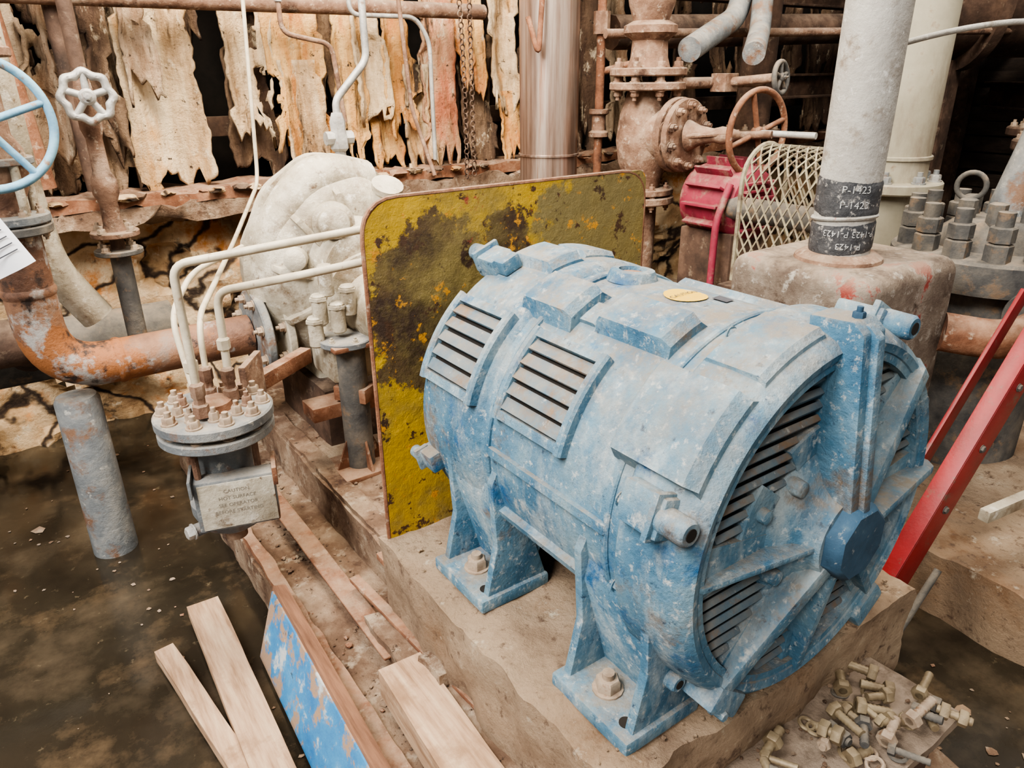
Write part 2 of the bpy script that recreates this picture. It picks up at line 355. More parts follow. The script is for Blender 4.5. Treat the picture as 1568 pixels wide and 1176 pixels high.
SL=[(-1.0,-.75,1.1,2.5,2,3.72),(-.75,-.4,1.08,2.5,2,3.72),(-.38,.02,1.1,2.5,4,3.74),
 (-.05,.26,1.15,2.5,2,3.74),(.0,.22,1.1,2.1,0,3.80),(.2,.48,1.1,2.5,4,3.80),(.22,.34,1.3,2.5,2,3.70),(.40,.62,1.12,2.5,2,3.74),(.48,.56,1.25,2.5,4,3.70),(.58,.88,1.08,2.5,0,3.70),(.62,.74,1.5,2.5,2,3.67),(.86,.93,1.7,2.5,4,3.82),
 (1.00,1.24,1.30,2.5,0,3.72),(1.03,1.26,1.1,2.1,4,3.80),(1.20,1.49,1.18,2.5,1,3.70),(1.26,1.44,1.08,1.62,0,3.65),(1.46,1.56,1.45,2.5,4,3.78),(1.55,1.69,1.1,2.5,1,3.72),
 (1.64,1.80,1.35,2.5,0,3.72),(1.70,1.88,1.10,1.7,1,3.76),(1.82,1.99,1.30,2.5,1,3.72),(1.88,2.04,1.1,1.60,0,3.68),(2.0,2.22,1.10,2.5,3,3.70),(2.12,2.3,1.2,2.5,4,3.80),
 (2.22,2.42,1.50,2.5,1,3.72),(2.28,2.50,1.1,1.75,4,3.76),(2.42,2.64,1.40,2.5,0,3.72),(2.50,2.68,1.12,1.46,1,3.68),
 (2.66,2.85,1.2,2.5,4,3.75),(2.9,3.1,1.3,2.5,4,3.75),(3.1,3.3,1.1,2.5,4,3.78),(3.34,3.5,1.2,2.5,2,3.75),(3.6,3.8,1.4,2.5,4,3.75),
 (3.9,4.15,1.2,2.5,4,3.75),(4.3,4.5,1.5,2.5,4,3.75),(4.6,4.9,1.1,2.5,4,3.78),(5.1,5.3,1.4,2.5,4,3.75),(5.4,5.8,1.1,2.5,4,3.75),(6.0,6.3,1.3,2.5,4,3.75)]
for i,(x0,x1,z0,z1,m,y) in enumerate(SL): strip(x0,x1,z0,z1,S[m],y,i*3.7+1.3)
b.fin(wb,ang=50,solid=.014,recalc=False)
b=B('wall_girts')
for z in (1.33,2.05): b.box((2,3.9,z),(13,.06,.09),'rustdk')
for x in (-.9,.3,1.5,2.7,3.9,5.1,6.3): b.box((x,3.98,1.9),(.10,.08,2.0),'rustdk')
b.fin(wb)
wr=empty('wall_right')
b=B('siding')
b.box((7.1,1,1.6),(.06,7,3.6),'dark',bev=0)
z=.1
while z<3.3:
    h=random.uniform(.10,.16); b.box((7.0+random.uniform(-.02,.02),.9,z+h/2),(.03,6.6,h*.88),'sidedk',rot=Matrix.Rotation(random.uniform(-.4,.4)*D2R,4,'X')); z+=h
for y in (-1.6,0,1.6,3.2): b.box((6.9,y,1.6),(.10,.12,3.2),'rustdk')
b.fin(wr)

# ------------------------------------------------------------------ skid and plinths
b=B('concrete_skid_base')
b.rbox((.93,1.60,.07),(1.02,3.0,.16),'mud',step=.028,amp=.014,f=7)
b.rbox((1.10,2.32,.22),(.80,1.55,.16),'mud',step=.035,amp=.012,f=7)
b.rbox((.735,2.05,.285),(.06,1.9,.06),'mud',step=.025,amp=.008,f=12)
b.rbox((.445,1.6,.15),(.035,3.0,.04),'rust',step=.028,amp=.008,f=12)
b.box((.60,2.2,.17),(.012,1.7,.06),'rustdk'); b.box((.575,2.2,.20),(.06,1.7,.010),'rust')
b.fin(ang=60)
b=B('motor_plinth')
b.rbox((1.08,1.04,.29),(.92,.90,.32),'concrete',step=.02,amp=.016,f=9)
b.rbox((.615,1.04,.20),(.10,.9,.06),'mud',step=.022,amp=.018,f=9)
b.fin(ang=60)
b=B('plywood_sheet')
b.rbox((1.0,.50,.315),(.78,.23,.025),'ply',step=.02,amp=.004,f=10)
b.box((1.0,.50,.22),(.7,.18,.17),'rustdk')
b.fin(ang=60)
b=B('concrete_side_pad')
b.rbox((2.95,1.5,.09),(1.75,4.0,.24),'concrete',step=.05,amp=.02,f=5)
b.fin(ang=60)

# ------------------------------------------------------------------ MOTOR
AX,AZ=1.065,.815
motor=empty('electric_motor')
def mp(r,a,y): return V((AX+r*math.cos(a*D2R),y,AZ+r*math.sin(a*D2R)))
def arcbox(b,y0,y1,a0,a1,r0,r1,m,ch=.004,tap=0):
    n=max(2,int(abs(a1-a0)/3)); vs=[];fs=[]
    sec=[(y0,r0),(y0,r1-ch),(y0+ch,r1),(y1-ch,r1),(y1,r1-ch),(y1,r0)]; k=len(sec)
    # taper the angular ends when tap>0 so the pad has cast, sloped edges
    for i in range(n+1):
        a=a0+(a1-a0)*i/n
        for (y,r) in sec: vs.append(mp(r,a,y))
    if tap:
        for i,s_ in ((0,-1),(n,1)):
            for j,(y,r) in enumerate(sec):
                if j in (0,5): vs[i*k+j]=mp(r,(a0 if i==0 else a1)+s_*tap,y)
    for i in range(n):
        for j in range(k):
            j2=(j+1)%k; fs.append([i*k+j,i*k+j2,(i+1)*k+j2,(i+1)*k+j])
    fs.append(list(range(k))); fs.append([n*k+j for j in range(k)])
    b.add(vs,fs,m)
def rrot(a): return Matrix.Rotation(-a*D2R,4,'Y')
b=B('housing')
prof=[(.70,.296),(.600,.306),(.578,.318),(.574,.332),(.585,.346),(.61,.357),(.66,.363),(.715,.363),(.725,.354),(.735,.338),(.80,.334),(1.14,.334),(1.16,.336),(1.17,.346),
 (1.20,.350),(1.36,.350),(1.395,.343),(1.425,.322),(1.44,.29),(1.445,.2)]
b.lathe((AX,0,AZ),(0,1,0),prof,'blue',96,caps=False)
b.lathe((AX,0,AZ),(0,1,0),[(1.44,.22),(1.47,.12),(1.49,.10),(1.49,.03)],'blue',48)
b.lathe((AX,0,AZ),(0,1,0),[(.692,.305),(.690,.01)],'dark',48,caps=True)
for y in (.76,1.125): arcbox(b,y,y+.014,0,360,.33,.342,'blue',.003)
for a in range(15,360,30):
    if 120<a<165: continue
    b.hexb(mp(.336,a,.748),(0,-1,0),.011,.012,'blue')
b.fin(motor)
b=B('end_bell')
wins=[(98,168),(186,223),(234,264),(277,307),(317,353),(8,40),(52,82)]
ws=sorted(wins); sol=[]
for i in range(len(ws)):
    a=ws[i][1]; c=ws[(i+1)%len(ws)][0]+(360 if i==len(ws)-1 else 0); sol.append((a,c))
for a,c in sol: arcbox(b,.590,.66,a,c,.145,.303,'blue',.003)
arcbox(b,.581,.663,0,360,.302,.324,'blue',.008)
b.lathe((AX,0,AZ),(0,1,0),[(.66,.157),(.600,.155),(.589,.145),(.570,.10),(.548,.082),(.530,.078)],'blue',64)
arcbox(b,.591,.658,142,168,.150,.215,'blue',.003)
arcbox(b,.591,.658,98,122,.150,.200,'blue',.003)
b.lathe((AX,0,AZ),(0,-1,0),[(-.57,.078),(-.508,.072),(-.500,.064)],'bluedk',8,a0=.39)
def rib(a,w,y0,y1,r1,m='blue'):
    t=V((-math.sin(a*D2R),0,math.cos(a*D2R)))*w
    poly=[mp(.06,a,y0),mp(.06,a,.62),mp(r1,a,.64),mp(r1+.005,a,y1+.02),mp(r1-.012,a,y1)]
    b.prism([p-t/2 for p in poly],t,m,bev=.004)
for a,w,y0,y1,r1 in [(91,.060,.514,.545,.378),(180,.012,.535,.575,.320),(228,.034,.525,.568,.345),(270,.020,.53,.572,.335),(312,.022,.53,.572,.34),(0,.018,.52,.560,.36),(45,.030,.525,.562,.345)]:
    rib(a,w,y0,y1,r1)
rib(91,.020,.504,.532,.372)
b.hexb(mp(.378,91,.575),(0,0,1),.010,.014,'bluedk',stud=.008)
for (a0,a1) in wins:
    z=-.312
    while z<.312:
        run=[]; x=-.312
        while x<.314:
            r=math.hypot(x,z); an=math.degrees(math.atan2(z,x))%360
            ins=.15<r<.306 and a0<an<a1
            if (a0,a1)==(98,168) and r<.215 and (142<an or (an<122 and r<.200)): ins=False
            if ins: run.append(x)
            if (not ins or x>.308) and run:
                if run[-1]-run[0]>.012:
                    b.box((AX+(run[0]+run[-1])/2,.605,AZ+z),(run[-1]-run[0]+.016,.026,.0125),'slat',rot=Matrix.Rotation(-45*D2R,4,'X'),bev=.003)
                run=[]
            x+=.004
        z+=.0245
for a in (130,205,340,25): b.lathe(mp(.135,a,.60),(0,-1,0),[(0,.018),(.03,.014),(.032,.008)],'blue',16)
b.lathe(mp(.18,155,.592),(0,-1,0),[(0,.014),(.014,.012),(.016,.006)],'blue',16)
b.box(mp(.352,232,.60),(.05,.07,.09),'blue',rot=rrot(232),bev=.008)
b.box(mp(.352,308,.60),(.05,.07,.09),'blue',rot=rrot(308),bev=.008)
b.hexb(mp(.375,232,.59),(0,-1,0),.010,.03,'blue')
b.fin(motor)
b=B('lugs')
def lug(a,y,s=1,bolt=-1):
    R=rrot(a)
    b.box(mp(.358,a,y),(.060*s,.090*s,.070*s),'blue',rot=R,bev=.008)
    b.box(mp(.372,a,y+bolt*.03*s),(.052*s,.012,.080*s),'blue',rot=R,bev=.003)
    p=mp(.372,a,y+bolt*.035*s)
    b.lathe(p,(0,bolt,0),[(0,.023*s),(.050*s,.022*s),(.055*s,.018*s)],'blue',20)
    b.cyl(p+V((0,bolt*.048*s,0)),p+V((0,bolt*.0562*s,0)),.011*s,'dark',seg=14)
lug(161,.665); lug(61,.665); lug(112,1.39,.9,1); lug(196,1.36,.7,1); lug(20,.675,.8); lug(330,.68,.8); lug(222,.70,.8)
b.box(mp(.368,112,1.34),(.035,.05,.05),'blue',rot=rrot(112),bev=.006)
b.fin(motor)
b=B('raised_panels')
arcbox(b,.595,.785,127,152,.34,.380,'blue',.018,tap=3)
arcbox(b,.60,.72,98,121,.34,.370,'blue',.010,tap=2)
arcbox(b,.80,.99,107,120,.33,.366,'blue',.016,tap=3)
arcbox(b,1.04,1.20,109,123,.33,.372,'blue',.016,tap=4)
arcbox(b,.991,1.039,112,121,.33,.345,'blue',.004)
arcbox(b,.80,1.10,40,60,.33,.356,'blue',.010,tap=2)
arcbox(b,1.22,1.37,93,106,.34,.372,'blue',.016,tap=4)
arcbox(b,1.24,1.35,74,88,.34,.364,'blue',.010,tap=2)
arcbox(b,.765,1.12,175,178,.33,.3455,'blue',.003)
arcbox(b,.73,1.38,200,203,.33,.351,'blue',.003)
p=mp(.330,88,1.09)
b.lathe(p,(.06,0,1),[(0,.055),(.015,.050),(.022,.046),(.024,.030),(.012,.028)],'blue',32)
b.lathe(p,(.06,0,1),[(.0,.027),(.016,.026)],'rust',20)
b.fin(motor)
b=B('sticker')
vs=[mp(.3365,90+.040*math.cos(t*math.pi/12)/.336/D2R,.93+.045*math.sin(t*math.pi/12)) for t in range(24)]
b.add(vs,[list(range(24))],'sticker')
b.text('CAUTION',.016,lambda c: mp(.3375,90-c.x/.336/D2R,.93+c.y),'ink')
b.add([mp(.3365,86,.885),mp(.3365,79,.90),mp(.3365,80,.86),mp(.3365,86,.85)],[[0,1,2,3]],'ink')
b.fin(motor)
b=B('side_louvres')
for (y0,y1) in ((.895,1.115),(1.175,1.385)):
    R0=.334 if y0<1.1 else .350
    a0,a1=130,163
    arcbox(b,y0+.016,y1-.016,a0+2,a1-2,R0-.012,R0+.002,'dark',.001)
    for (p,q) in ((a0,a0+3),(a1-3,a1)): arcbox(b,y0+.004,y1-.004,p,q,R0-.011,R0+.0185,'blue',.004)
    arcbox(b,y0,y0+.022,a0-.3,a1+.3,R0-.01,R0+.021,'blue',.005)
    arcbox(b,y1-.022,y1,a0-.3,a1+.3,R0-.01,R0+.021,'blue',.005)
    n=5
    for i in range(n):
        c=a0+3+(a1-a0-6)*(i+.5)/n
        b.box(mp(R0+.010,c,(y0+y1)/2),(.006,y1-y0-.03,.026),'slat',rot=rrot(c)@Matrix.Rotation(18*D2R,4,'Y'),bev=.001)
b.fin(motor)
for fy in (.745,1.20):
    for sx in (-1,1):
        b=B('foot')
        xo=AX+sx*.385; xi=AX+sx*.20
        b.box(((xo+xi)/2,fy,.466),(abs(xo-xi),.21,.032),'blue',bev=.006)
        for yy in (fy-.095,fy+.075):
            poly=[(xo-sx*.02,yy,.47),(xi,yy,.47),(AX+sx*.24,yy,.60),(AX+sx*.325,yy,.80),(AX+sx*.345,yy,.76),(AX+sx*.335,yy,.60)]
            b.prism(poly,(0,.02,0),'blue',bev=.003)
        b.prism([(AX+sx*.27,fy-.09,.47),(AX+sx*.24,fy-.09,.47),(AX+sx*.20,fy-.09,.60),(AX+sx*.32,fy-.09,.76),(AX+sx*.335,fy-.09,.70)],(0,.17,0),'blue')
        b.hexb((AX+sx*.325,fy+.01,.48),(0,0,1),.024,.030,'bolt',stud=.012)
        b.cyl((AX+sx*.352,fy-.068,.482),(AX+sx*.352,fy-.068,.4835),.013,'dark',seg=18)
        b.fin(motor)
b=B('shaft_coupling'); b.cyl((AX,1.47,AZ),(AX,2.0,AZ),.04,'greydk'); b.cyl((AX,1.62,AZ),(AX,1.80,AZ),.11,'rustdk',ch=.01); b.fin(motor)

# ------------------------------------------------------------------ guard plate
b=B('coupling_guard_plate')
gy=1.475; x0,x1,z0,z1=.645,1.49,.33,1.305
def arc(cx,cz,r,a0,a1,n=6): return [(cx+r*math.cos((a0+(a1-a0)*i/n)*D2R),gy,cz+r*math.sin((a0+(a1-a0)*i/n)*D2R)) for i in range(n+1)]
poly=[(x0,gy,z0),(x1,gy,z0)]+arc(x1-.03,z1-.03,.03,0,90)+arc(x0+.09,z1-.09,.09,90,180,8)
b.prism(poly,(0,.010,0),'yellow')
b.tube([(x0,gy+.005,z0),(x0,gy+.005,z1),(x1,gy+.005,z1),(x1,gy+.005,z0)],.006,'rust',bend=.09,seg=8)
b.box(((x0+x1)/2,gy+.05,z0+.01),(.85,.1,.02),'rust')
b.fin()

# ------------------------------------------------------------------ PUMP (cream)
pump=empty('centrifugal_pump')
PX,PY,PZ=1.0,2.55,.89
b=B('volute_casing')
bv=b.lathe((PX,PY,PZ),(0,-1,0),[(-.20,.14),(-.19,.26),(-.16,.31),(-.08,.345),(-.03,.35),(-.025,.375),(.025,.375),(.03,.35),(.09,.335),(.14,.30),(.165,.25),(.17,.20),(.20,.185),(.26,.175),(.27,.13)],'cream',72)
for v in bv:
    dx=v.co.x-PX; dz=v.co.z-PZ; a=math.atan2(dz,dx)
    k=1+.06*math.sin(a-.6)+.05*noise.noise(v.co*7)
    v.co.x=PX+dx*k*.86; v.co.z=PZ+dz*k*1.04
for a in range(0,360,30):
    r=(a+10)*D2R; b.hexb((PX+.335*.86*math.cos(r),PY-.03,PZ+.335*math.sin(r)),(0,-1,0),.018,.02,'cream',stud=.01)
for a in (60,95,130,165,200):
    r=a*D2R; c_,s_=math.cos(r),math.sin(r)
    b.prism([(PX+.16*c_,PY-.20,PZ+.18*s_),(PX+.27*c_,PY-.175,PZ+.30*s_),(PX+.30*c_,PY-.04,PZ+.36*s_),(PX+.2*c_,PY-.04,PZ+.2*s_)],(-.022*s_,0,.022*c_),'cream',bev=.004)
b.tube([(PX+.12,PY-.02,PZ+.30),(PX-.06,PY-.06,PZ+.35),(PX-.22,PY-.05,PZ+.18),(PX-.25,PY-.02,PZ-.05)],.085,'cream',bend=.18,seg=20)
b.lathe((PX-.06,PY-.16,PZ+.20),(-.3,-.9,.15),[(0,.075),(.05,.07),(.06,.055),(.10,.05),(.11,.03)],'cream',24)
b.lathe((PX-.20,PY-.16,PZ+.10),(-.4,-.9,.1),[(0,.04),(.06,.036),(.07,.02)],'cream',16)
b.lathe((PX+.14,PY-.15,PZ+.24),(0,-.5,.9),[(0,.05),(.06,.045),(.065,.055),(.085,.055)],'cream',20)
b.box((PX,PY,PZ-.38),(.3,.2,.16),'cream',bev=.02)
b.fin(pump)
b=B('bearing_housing')
b.lathe((PX,PY-.26,PZ-.06),(0,-1,0),[(0,.17),(.03,.18),(.05,.18),(.06,.12),(.2,.11),(.30,.115),(.32,.13),(.36,.13),(.37,.08)],'cream',40)
b.box((PX-.13,PY-.32,PZ-.20),(.16,.20,.14),'cream',bev=.015)
for i,(dx,dz) in enumerate([(-.22,-.02),(-.17,-.05),(-.24,-.09),(-.13,.0),(-.19,.07)]):
    b.cyl((PX+dx,PY-.38-.02*(i%2),PZ+dz-.05),(PX+dx,PY-.38-.02*(i%2),PZ+dz+.05),.024,'cream',ch=.005)
    b.lathe((PX+dx,PY-.38-.02*(i%2),PZ+dz+.03),(0,0,1),[(0,.03),(.01,.03)],'cream',6)
b.flange((PX-.15,PY-.40,PZ-.13),(0,0,1),.09,.022,'grey',nb=6,bm_='cream')
b.fin(pump)
b=B('suction_nozzle')
sz=.70
b.tube([(PX-.10,2.58,sz+.05),(.80,2.58,sz)],.11,'cream',seg=28)
b.flange((.755,2.55,sz),(-1,0,0),.165,.030,'cream',nb=8,both=True)
b.flange((.680,2.55,sz),(-1,0,0),.165,.030,'grey',nb=8)
b.fin(pump)
b=B('pedestal')
b.rbox((PX+.05,PY+.02,.40),(.46,.5,.24),'rustdk',step=.05,amp=.004)
b.box((.84,2.2,.52),(.26,.10,.05),'rust')
b.fin(pump)
b=B('vent_valve')
vx,vy=1.08,2.6
b.cyl((vx,vy,1.2),(vx,vy,1.34),.020,'silver'); b.lathe((vx,vy,1.30),(0,0,1),[(0,.025),(.01,.035),(.05,.035),(.07,.028),(.10,.03),(.13,.02)],'silver',6)
b.cyl((vx-.05,vy,1.345),(vx+.05,vy,1.345),.024,'silver',seg=8)
b.tube([(vx,vy,1.42),(vx,vy,1.47),(vx+.13,vy,1.60),(vx+.13,vy,2.3)],.013,'silver',bend=.03)
b.fin(pump)

b=B('pipe_support_stand')
b.cyl((.85,2.13,.30),(.85,2.13,.75),.048,'greydk'); b.box((.85,2.13,.305),(.19,.19,.02),'rust'); b.box((.85,2.13,.755),(.15,.13,.016),'rust')
for a in range(0,360,90):
    d=V((math.cos(a*D2R),math.sin(a*D2R),0)); b.prism([V((.85,2.13,.31))+d*.045,V((.85,2.13,.31))+d*.09,V((.85,2.13,.42))+d*.045],V((-d.y,d.x,0))*.008,'rust')
b.box((.85,2.13,.58),(.06,.12,.05),'rust',rot=Matrix.Rotation(.6,4,'Z'))
b.fin()

# ------------------------------------------------------------------ suction line
b=B('suction_pipe')
b.tube([(.04,2.58,1.135),(.04,2.58,sz),(.66,2.58,sz)],.070,'rustpipe',bend=.17,seg=32,n=12)
b.lathe((.22,2.58,sz),(1,0,0),[(0,.070),(.01,.075),(.02,.075),(.03,.070)],'rustpipe',32)
b.lathe((.04,2.58,.95),(0,0,1),[(0,.070),(.01,.075),(.02,.075),(.03,.070)],'rustpipe',32)
b.flange((.04,2.58,1.15),(0,0,1),.107,.026,'greydk',nb=8,both=True)
b.fin()
b=B('lagged_branch_pipe'); b.tube([(.10,2.80,2.0),(.10,2.80,1.2),(.12,2.78,.98),(.22,2.78,.80)],.055,'cream',bend=.08,seg=20); b.fin()
b=B('gate_valve')
b.flange((.04,2.58,1.18),(0,0,1),.107,.026,'grey',nb=8)
b.lathe((.04,2.58,1.19),(0,0,1),[(0,.06),(.04,.055),(.07,.07),(.12,.08),(.18,.08),(.22,.06),(.26,.06)],'rustvalve',32)
for a in (30,120,210,300):
    b.cyl((.04+.085*math.cos(a*D2R),2.58+.085*math.sin(a*D2R),1.18),(.04+.085*math.cos(a*D2R),2.58+.085*math.sin(a*D2R),1.34),.012,'cream',seg=10)
b.flange((.04,2.58,1.34),(0,0,1),.10,.02,'grey',nb=6)
b.lathe((.02,2.56,1.43),(.15,-1,0),[(-.05,.06),(.02,.06),(.03,.045),(.07,.035),(.12,.02)],'silver',24)
b.wheel((.035,2.43,1.445),(.15,-1,0.05),.165,.012,'bluewheel',spokes=5,hub=.035)
b.flange((.04,2.58,1.62),(0,0,1),.11,.026,'rustvalve',nb=8); b.cyl((.04,2.58,1.40),(.04,2.58,2.4),.06,'rustvalve')
b.fin()
b=B('globe_valve')
gx,gyv=.325,2.76
b.tube([(gx,gyv,.72),(gx,gyv,2.5)],.022,'rustdk',seg=14)
b.cyl((gx,gyv,.72),(gx,gyv,1.0),.032,'greydk')
b.flange((gx,gyv,1.015),(0,0,1),.075,.016,'greydk',nb=4,br=.012); b.flange((gx,gyv,1.075),(0,0,1),.075,.018,'rustvalve',nb=4,br=.012)
b.lathe((gx,gyv,1.075),(0,0,1),[(0,.04),(.03,.03),(.10,.028),(.13,.04),(.17,.04),(.2,.026),(.30,.024),(.33,.034),(.40,.034),(.48,.022)],'rustvalve',20)
b.cyl((gx,gyv,1.50),(gx-.005,gyv-.09,1.50),.018,'silver')
b.wheel((gx-.005,gyv-.10,1.50),(-.1,-1,0),.066,.013,'silver',spokes=5,hub=.024,scal=.07,ns=8)
b.fin()
b=B('pipe_stanchion')
b.lathe((.09,2.62,-.02),(0,0,1),[(0,.072),(.3,.070),(.6,.068),(.615,.060)],'grey',28); b.fin()
b=B('background_suction_header')
b.cyl((-2.5,3.1,.62),(.5,3.1,.62),.11,'greydk',seg=32); b.flange((-.3,3.1,.62),(1,0,0),.17,.04,'rust',nb=8)
b.cyl((-2.5,2.85,.78),(-.1,2.85,.74),.075,'cream')
b.tube([(-.12,2.85,.74),(.0,2.85,.74),(.0,3.1,.62)],.08,'rustdk',bend=.1,seg=20)
b.fin()

# ------------------------------------------------------------------ strainer
pot=empty('flanged_strainer')
cx,cy=.355,1.86
b=B('vessel')
b.lathe((cx,cy,.40),(0,0,1),[(0,.02),(.005,.05),(.03,.085),(.07,.10),(.10,.10),(.12,.075),(.28,.075),(.30,.09)],'grey',36)
b.flange((cx,cy,.705),(0,0,1),.145,.026,'grey',nb=10); b.flange((cx,cy,.745),(0,0,1),.148,.030,'grey',nb=10,br=.016)
b.cyl((cx,cy,.40),(cx,cy,.37),.03,'rustvalve'); b.cyl((cx-.11,cy-.03,.44),(cx-.05,cy-.02,.44),.018,'grey')
b.hexb((cx-.11,cy-.03,.44),(-1,-.2,0),.018,.02,'silver')
for a in range(4):
    r=(a*90+40)*D2R; b.cyl((cx+.105*math.cos(r),cy+.105*math.sin(r),.47),(cx+.105*math.cos(r),cy+.105*math.sin(r),.70),.009,'rustvalve',seg=8)
b.lathe((cx,cy,.76),(0,0,1),[(0,.05),(.02,.048),(.03,.03)],'rust',20)
b.fin(pot)
b=B('instrument_box')
R=Matrix.Rotation(-16*D2R,4,'Z')
b.box((cx+.0,cy-.092,.535),(.20,.055,.145),'grey',rot=R,bev=.006)
b.box((cx-.005,cy-.121,.535),(.185,.004,.130),'cream',rot=R,bev=.001)
b.box((cx-.098,cy-.06,.60),(.008,.10,.05),'grey',rot=R,bev=.002); b.box((cx+.10,cy-.11,.60),(.012,.10,.05),'rust',rot=R,bev=.002)
for j,t in enumerate(['CAUTION','HOT SURFACE','SEE OPERATOR','BEFORE STARTING']):
    b.text(t,.014,lambda c,j=j:V((cx-.005,cy-.121,.572-j*.020))+R@V((c.x,-.0026,c.y)),'fadedink')
b.fin(pot)
b=B('bracket'); b.box((.50,2.0,.74),(.14,.02,.16),'rustvalve',rot=Matrix.Rotation(55*D2R,4,'Z')); b.box((.60,2.15,.70),(.36,.04,.05),'rust',rot=Matrix.Rotation(35*D2R,4,'Z'))
b.fin(pot)
b=B('tubing')
def tb(pts,r=.0105,bend=.04): b.tube(pts,r,'tubing',bend=bend,seg=12)
tb([(.315,1.80,.77),(.315,1.82,1.15),(.55,1.72,1.185),(1.0,1.62,1.23)])
tb([(.405,1.86,.77),(.42,1.90,1.05),(.60,1.72,1.105),(1.0,1.60,1.16)])
tb([(.36,1.90,.77),(.37,1.93,.98),(.45,2.1,1.0),(.70,2.75,1.0),(.95,3.2,1.14),(1.02,3.2,2.3)],.008,.08)
tb([(.33,1.93,.77),(.32,2.0,.98),(.42,2.15,1.05),(.62,2.35,1.06)],.008,.06)
for (x,y,z) in [(.315,1.80,.77),(.405,1.86,.77),(.36,1.90,.77)]:
    b.lathe((x,y,z),(0,0,1),[(0,.02),(.03,.02),(.035,.014),(.05,.014),(.055,.018),(.085,.018),(.09,.012)],'rustvalve',6)
b.lathe((.315,1.82,.88),(0,0,1),[(0,.012),(.005,.017),(.03,.017),(.035,.012)],'tubing',6)
b.lathe((.412,1.88,.90),(0,0,1),[(0,.012),(.005,.017),(.03,.017),(.035,.012)],'tubing',6)
random.seed(5)
for a in range(9): b.hexb((cx+.085*math.cos(a*.7+.3),cy+.085*math.sin(a*.7+.3),.76),(0,0,1),.013,.025,random.choice(['bolt','rustvalve']),stud=.012)
b.fin(pot)

# ------------------------------------------------------------------ lumber and loose items
def plank(name,p0,p1,w,h,m,roll=0,amp=.002):
    b=B(name); p0=V(p0);p1=V(p1); d=p1-p0; R=d.to_track_quat('Y','Z').to_matrix().to_4x4()@Matrix.Rotation(roll*D2R,4,'Y')
    b.rbox((p0+p1)/2,(w,d.length,h),m,step=.03,amp=amp,rot=R,f=5); return b
plank('lumber_plank',(.255,2.04,.045),(.225,.9,.045),.092,.04,'wood').fin()
plank('lumber_plank',(.115,1.92,.03),(.235,.95,.03),.052,.04,'wood').fin()
b=plank('painted_board',(.388,1.76,.12),(.350,.72,.12),.036,.225,'woodred',roll=-17)
R=(V((.350,.72,.12))-V((.388,1.76,.12))).to_track_quat('Y','Z').to_matrix().to_4x4()@Matrix.Rotation(-17*D2R,4,'Y')
for s_ in (-1,1): b.box(V((.369,1.24,.12))+(R@V((s_*.020,0,-.004))),(.005,1.02,.212),'bluebrd',rot=R,bev=0)
b.fin()
plank('timber_block',(.555,1.28,.205),(.52,.55,.205),.11,.085,'wood').fin()
b=B('pink_rod'); b.cyl((.58,1.95,.172),(.607,1.45,.172),.013,'pink',ch=.003); b.fin()
b=B('steel_flat_bar'); b.box((.635,1.15,.24),(.03,1.0,.014),'rust',rot=Matrix.Rotation(4*D2R,4,'Z')); b.fin()
b=B('corner_bracket')
b.rbox((.655,1.32,.27),(.05,.22,.20),'rust',step=.02,amp=.014); b.rbox((.64,1.20,.22),(.09,.10,.10),'mud',step=.02,amp=.014); b.fin()

def stud(b,p,d,L,r=.010,nuts=(0.3,),m='brass'):
    p=V(p); d=V(d).normalized(); pr=[];n=int(L/.004)
    for i in range(n+1): pr.append((i*.004,r*(1 if i%2 else .86)))
    b.lathe(p,d,pr,m,12)
    for k in nuts:
        b.lathe(p+d*L*k,d,[(0,r*1.7),(.002,r*1.85),(r*1.6,r*1.85),(r*1.6+.002,r*1.7)],m,6)
b=B('pile_of_bolts')
random.seed(3)
zt=.336
for i in range(26):
    a=random.uniform(0,math.pi*2); x=random.uniform(1.05,1.33); y=random.uniform(.40,.55)
    if i>21: x=random.uniform(.80,1.0); y=random.uniform(.44,.55)
    stud(b,(x,y,zt+random.uniform(.008,.04)),(math.cos(a),math.sin(a),random.uniform(-.1,.2)),random.uniform(.045,.08),random.choice([.007,.009,.010]),random.choice([(0,),(.1,.6),(.4,),(0,)]),random.choice(['brass','bolt','brass','greydk']))
for i in range(16):
    x=random.uniform(.95,1.35); y=random.uniform(.40,.57)
    b.torus((x,y,zt+.004),(random.uniform(-.3,.3),random.uniform(-.3,.3),1),.015,.004,random.choice(['bolt','brass','greydk']),seg=18,ss=6)
b.fin()
b=B('loose_stud_bolt')
stud(b,(.60,.62,.265),(.9,-.1,.12),.09,.011,(0,.35,.7),'bolt'); b.rock((.59,.68,.25),.03,'rust',(1.2,1,.7)); b.rock((.62,.75,.235),.03,'mud'); b.fin()
b=B('scattered_rubble')
random.seed(11)
for i in range(420):
    x=random.uniform(.45,.66); y=random.uniform(.6,3.0); z=.152
    if i>330: x=random.uniform(.76,.95); y=random.uniform(1.6,2.9); z=.302
    r=abs(random.gauss(0,.0045))+.0015; b.rock((x,y,z),r,random.choice(['mud','mud','rust','rustdk']),(1,1,.6))
for i in range(150):
    x=random.uniform(.63,1.5); y=random.choice([random.uniform(.6,.68),random.uniform(1.3,1.45)]); b.rock((x,y,.455),random.uniform(.002,.006),'concrete',(1,1,.6))
for i in range(90):
    b.rock((random.uniform(.7,1.36),random.uniform(.41,.59),.331),random.uniform(.002,.006),'mud',(1,1,.6))
b.fin()
b=B('floating_debris')
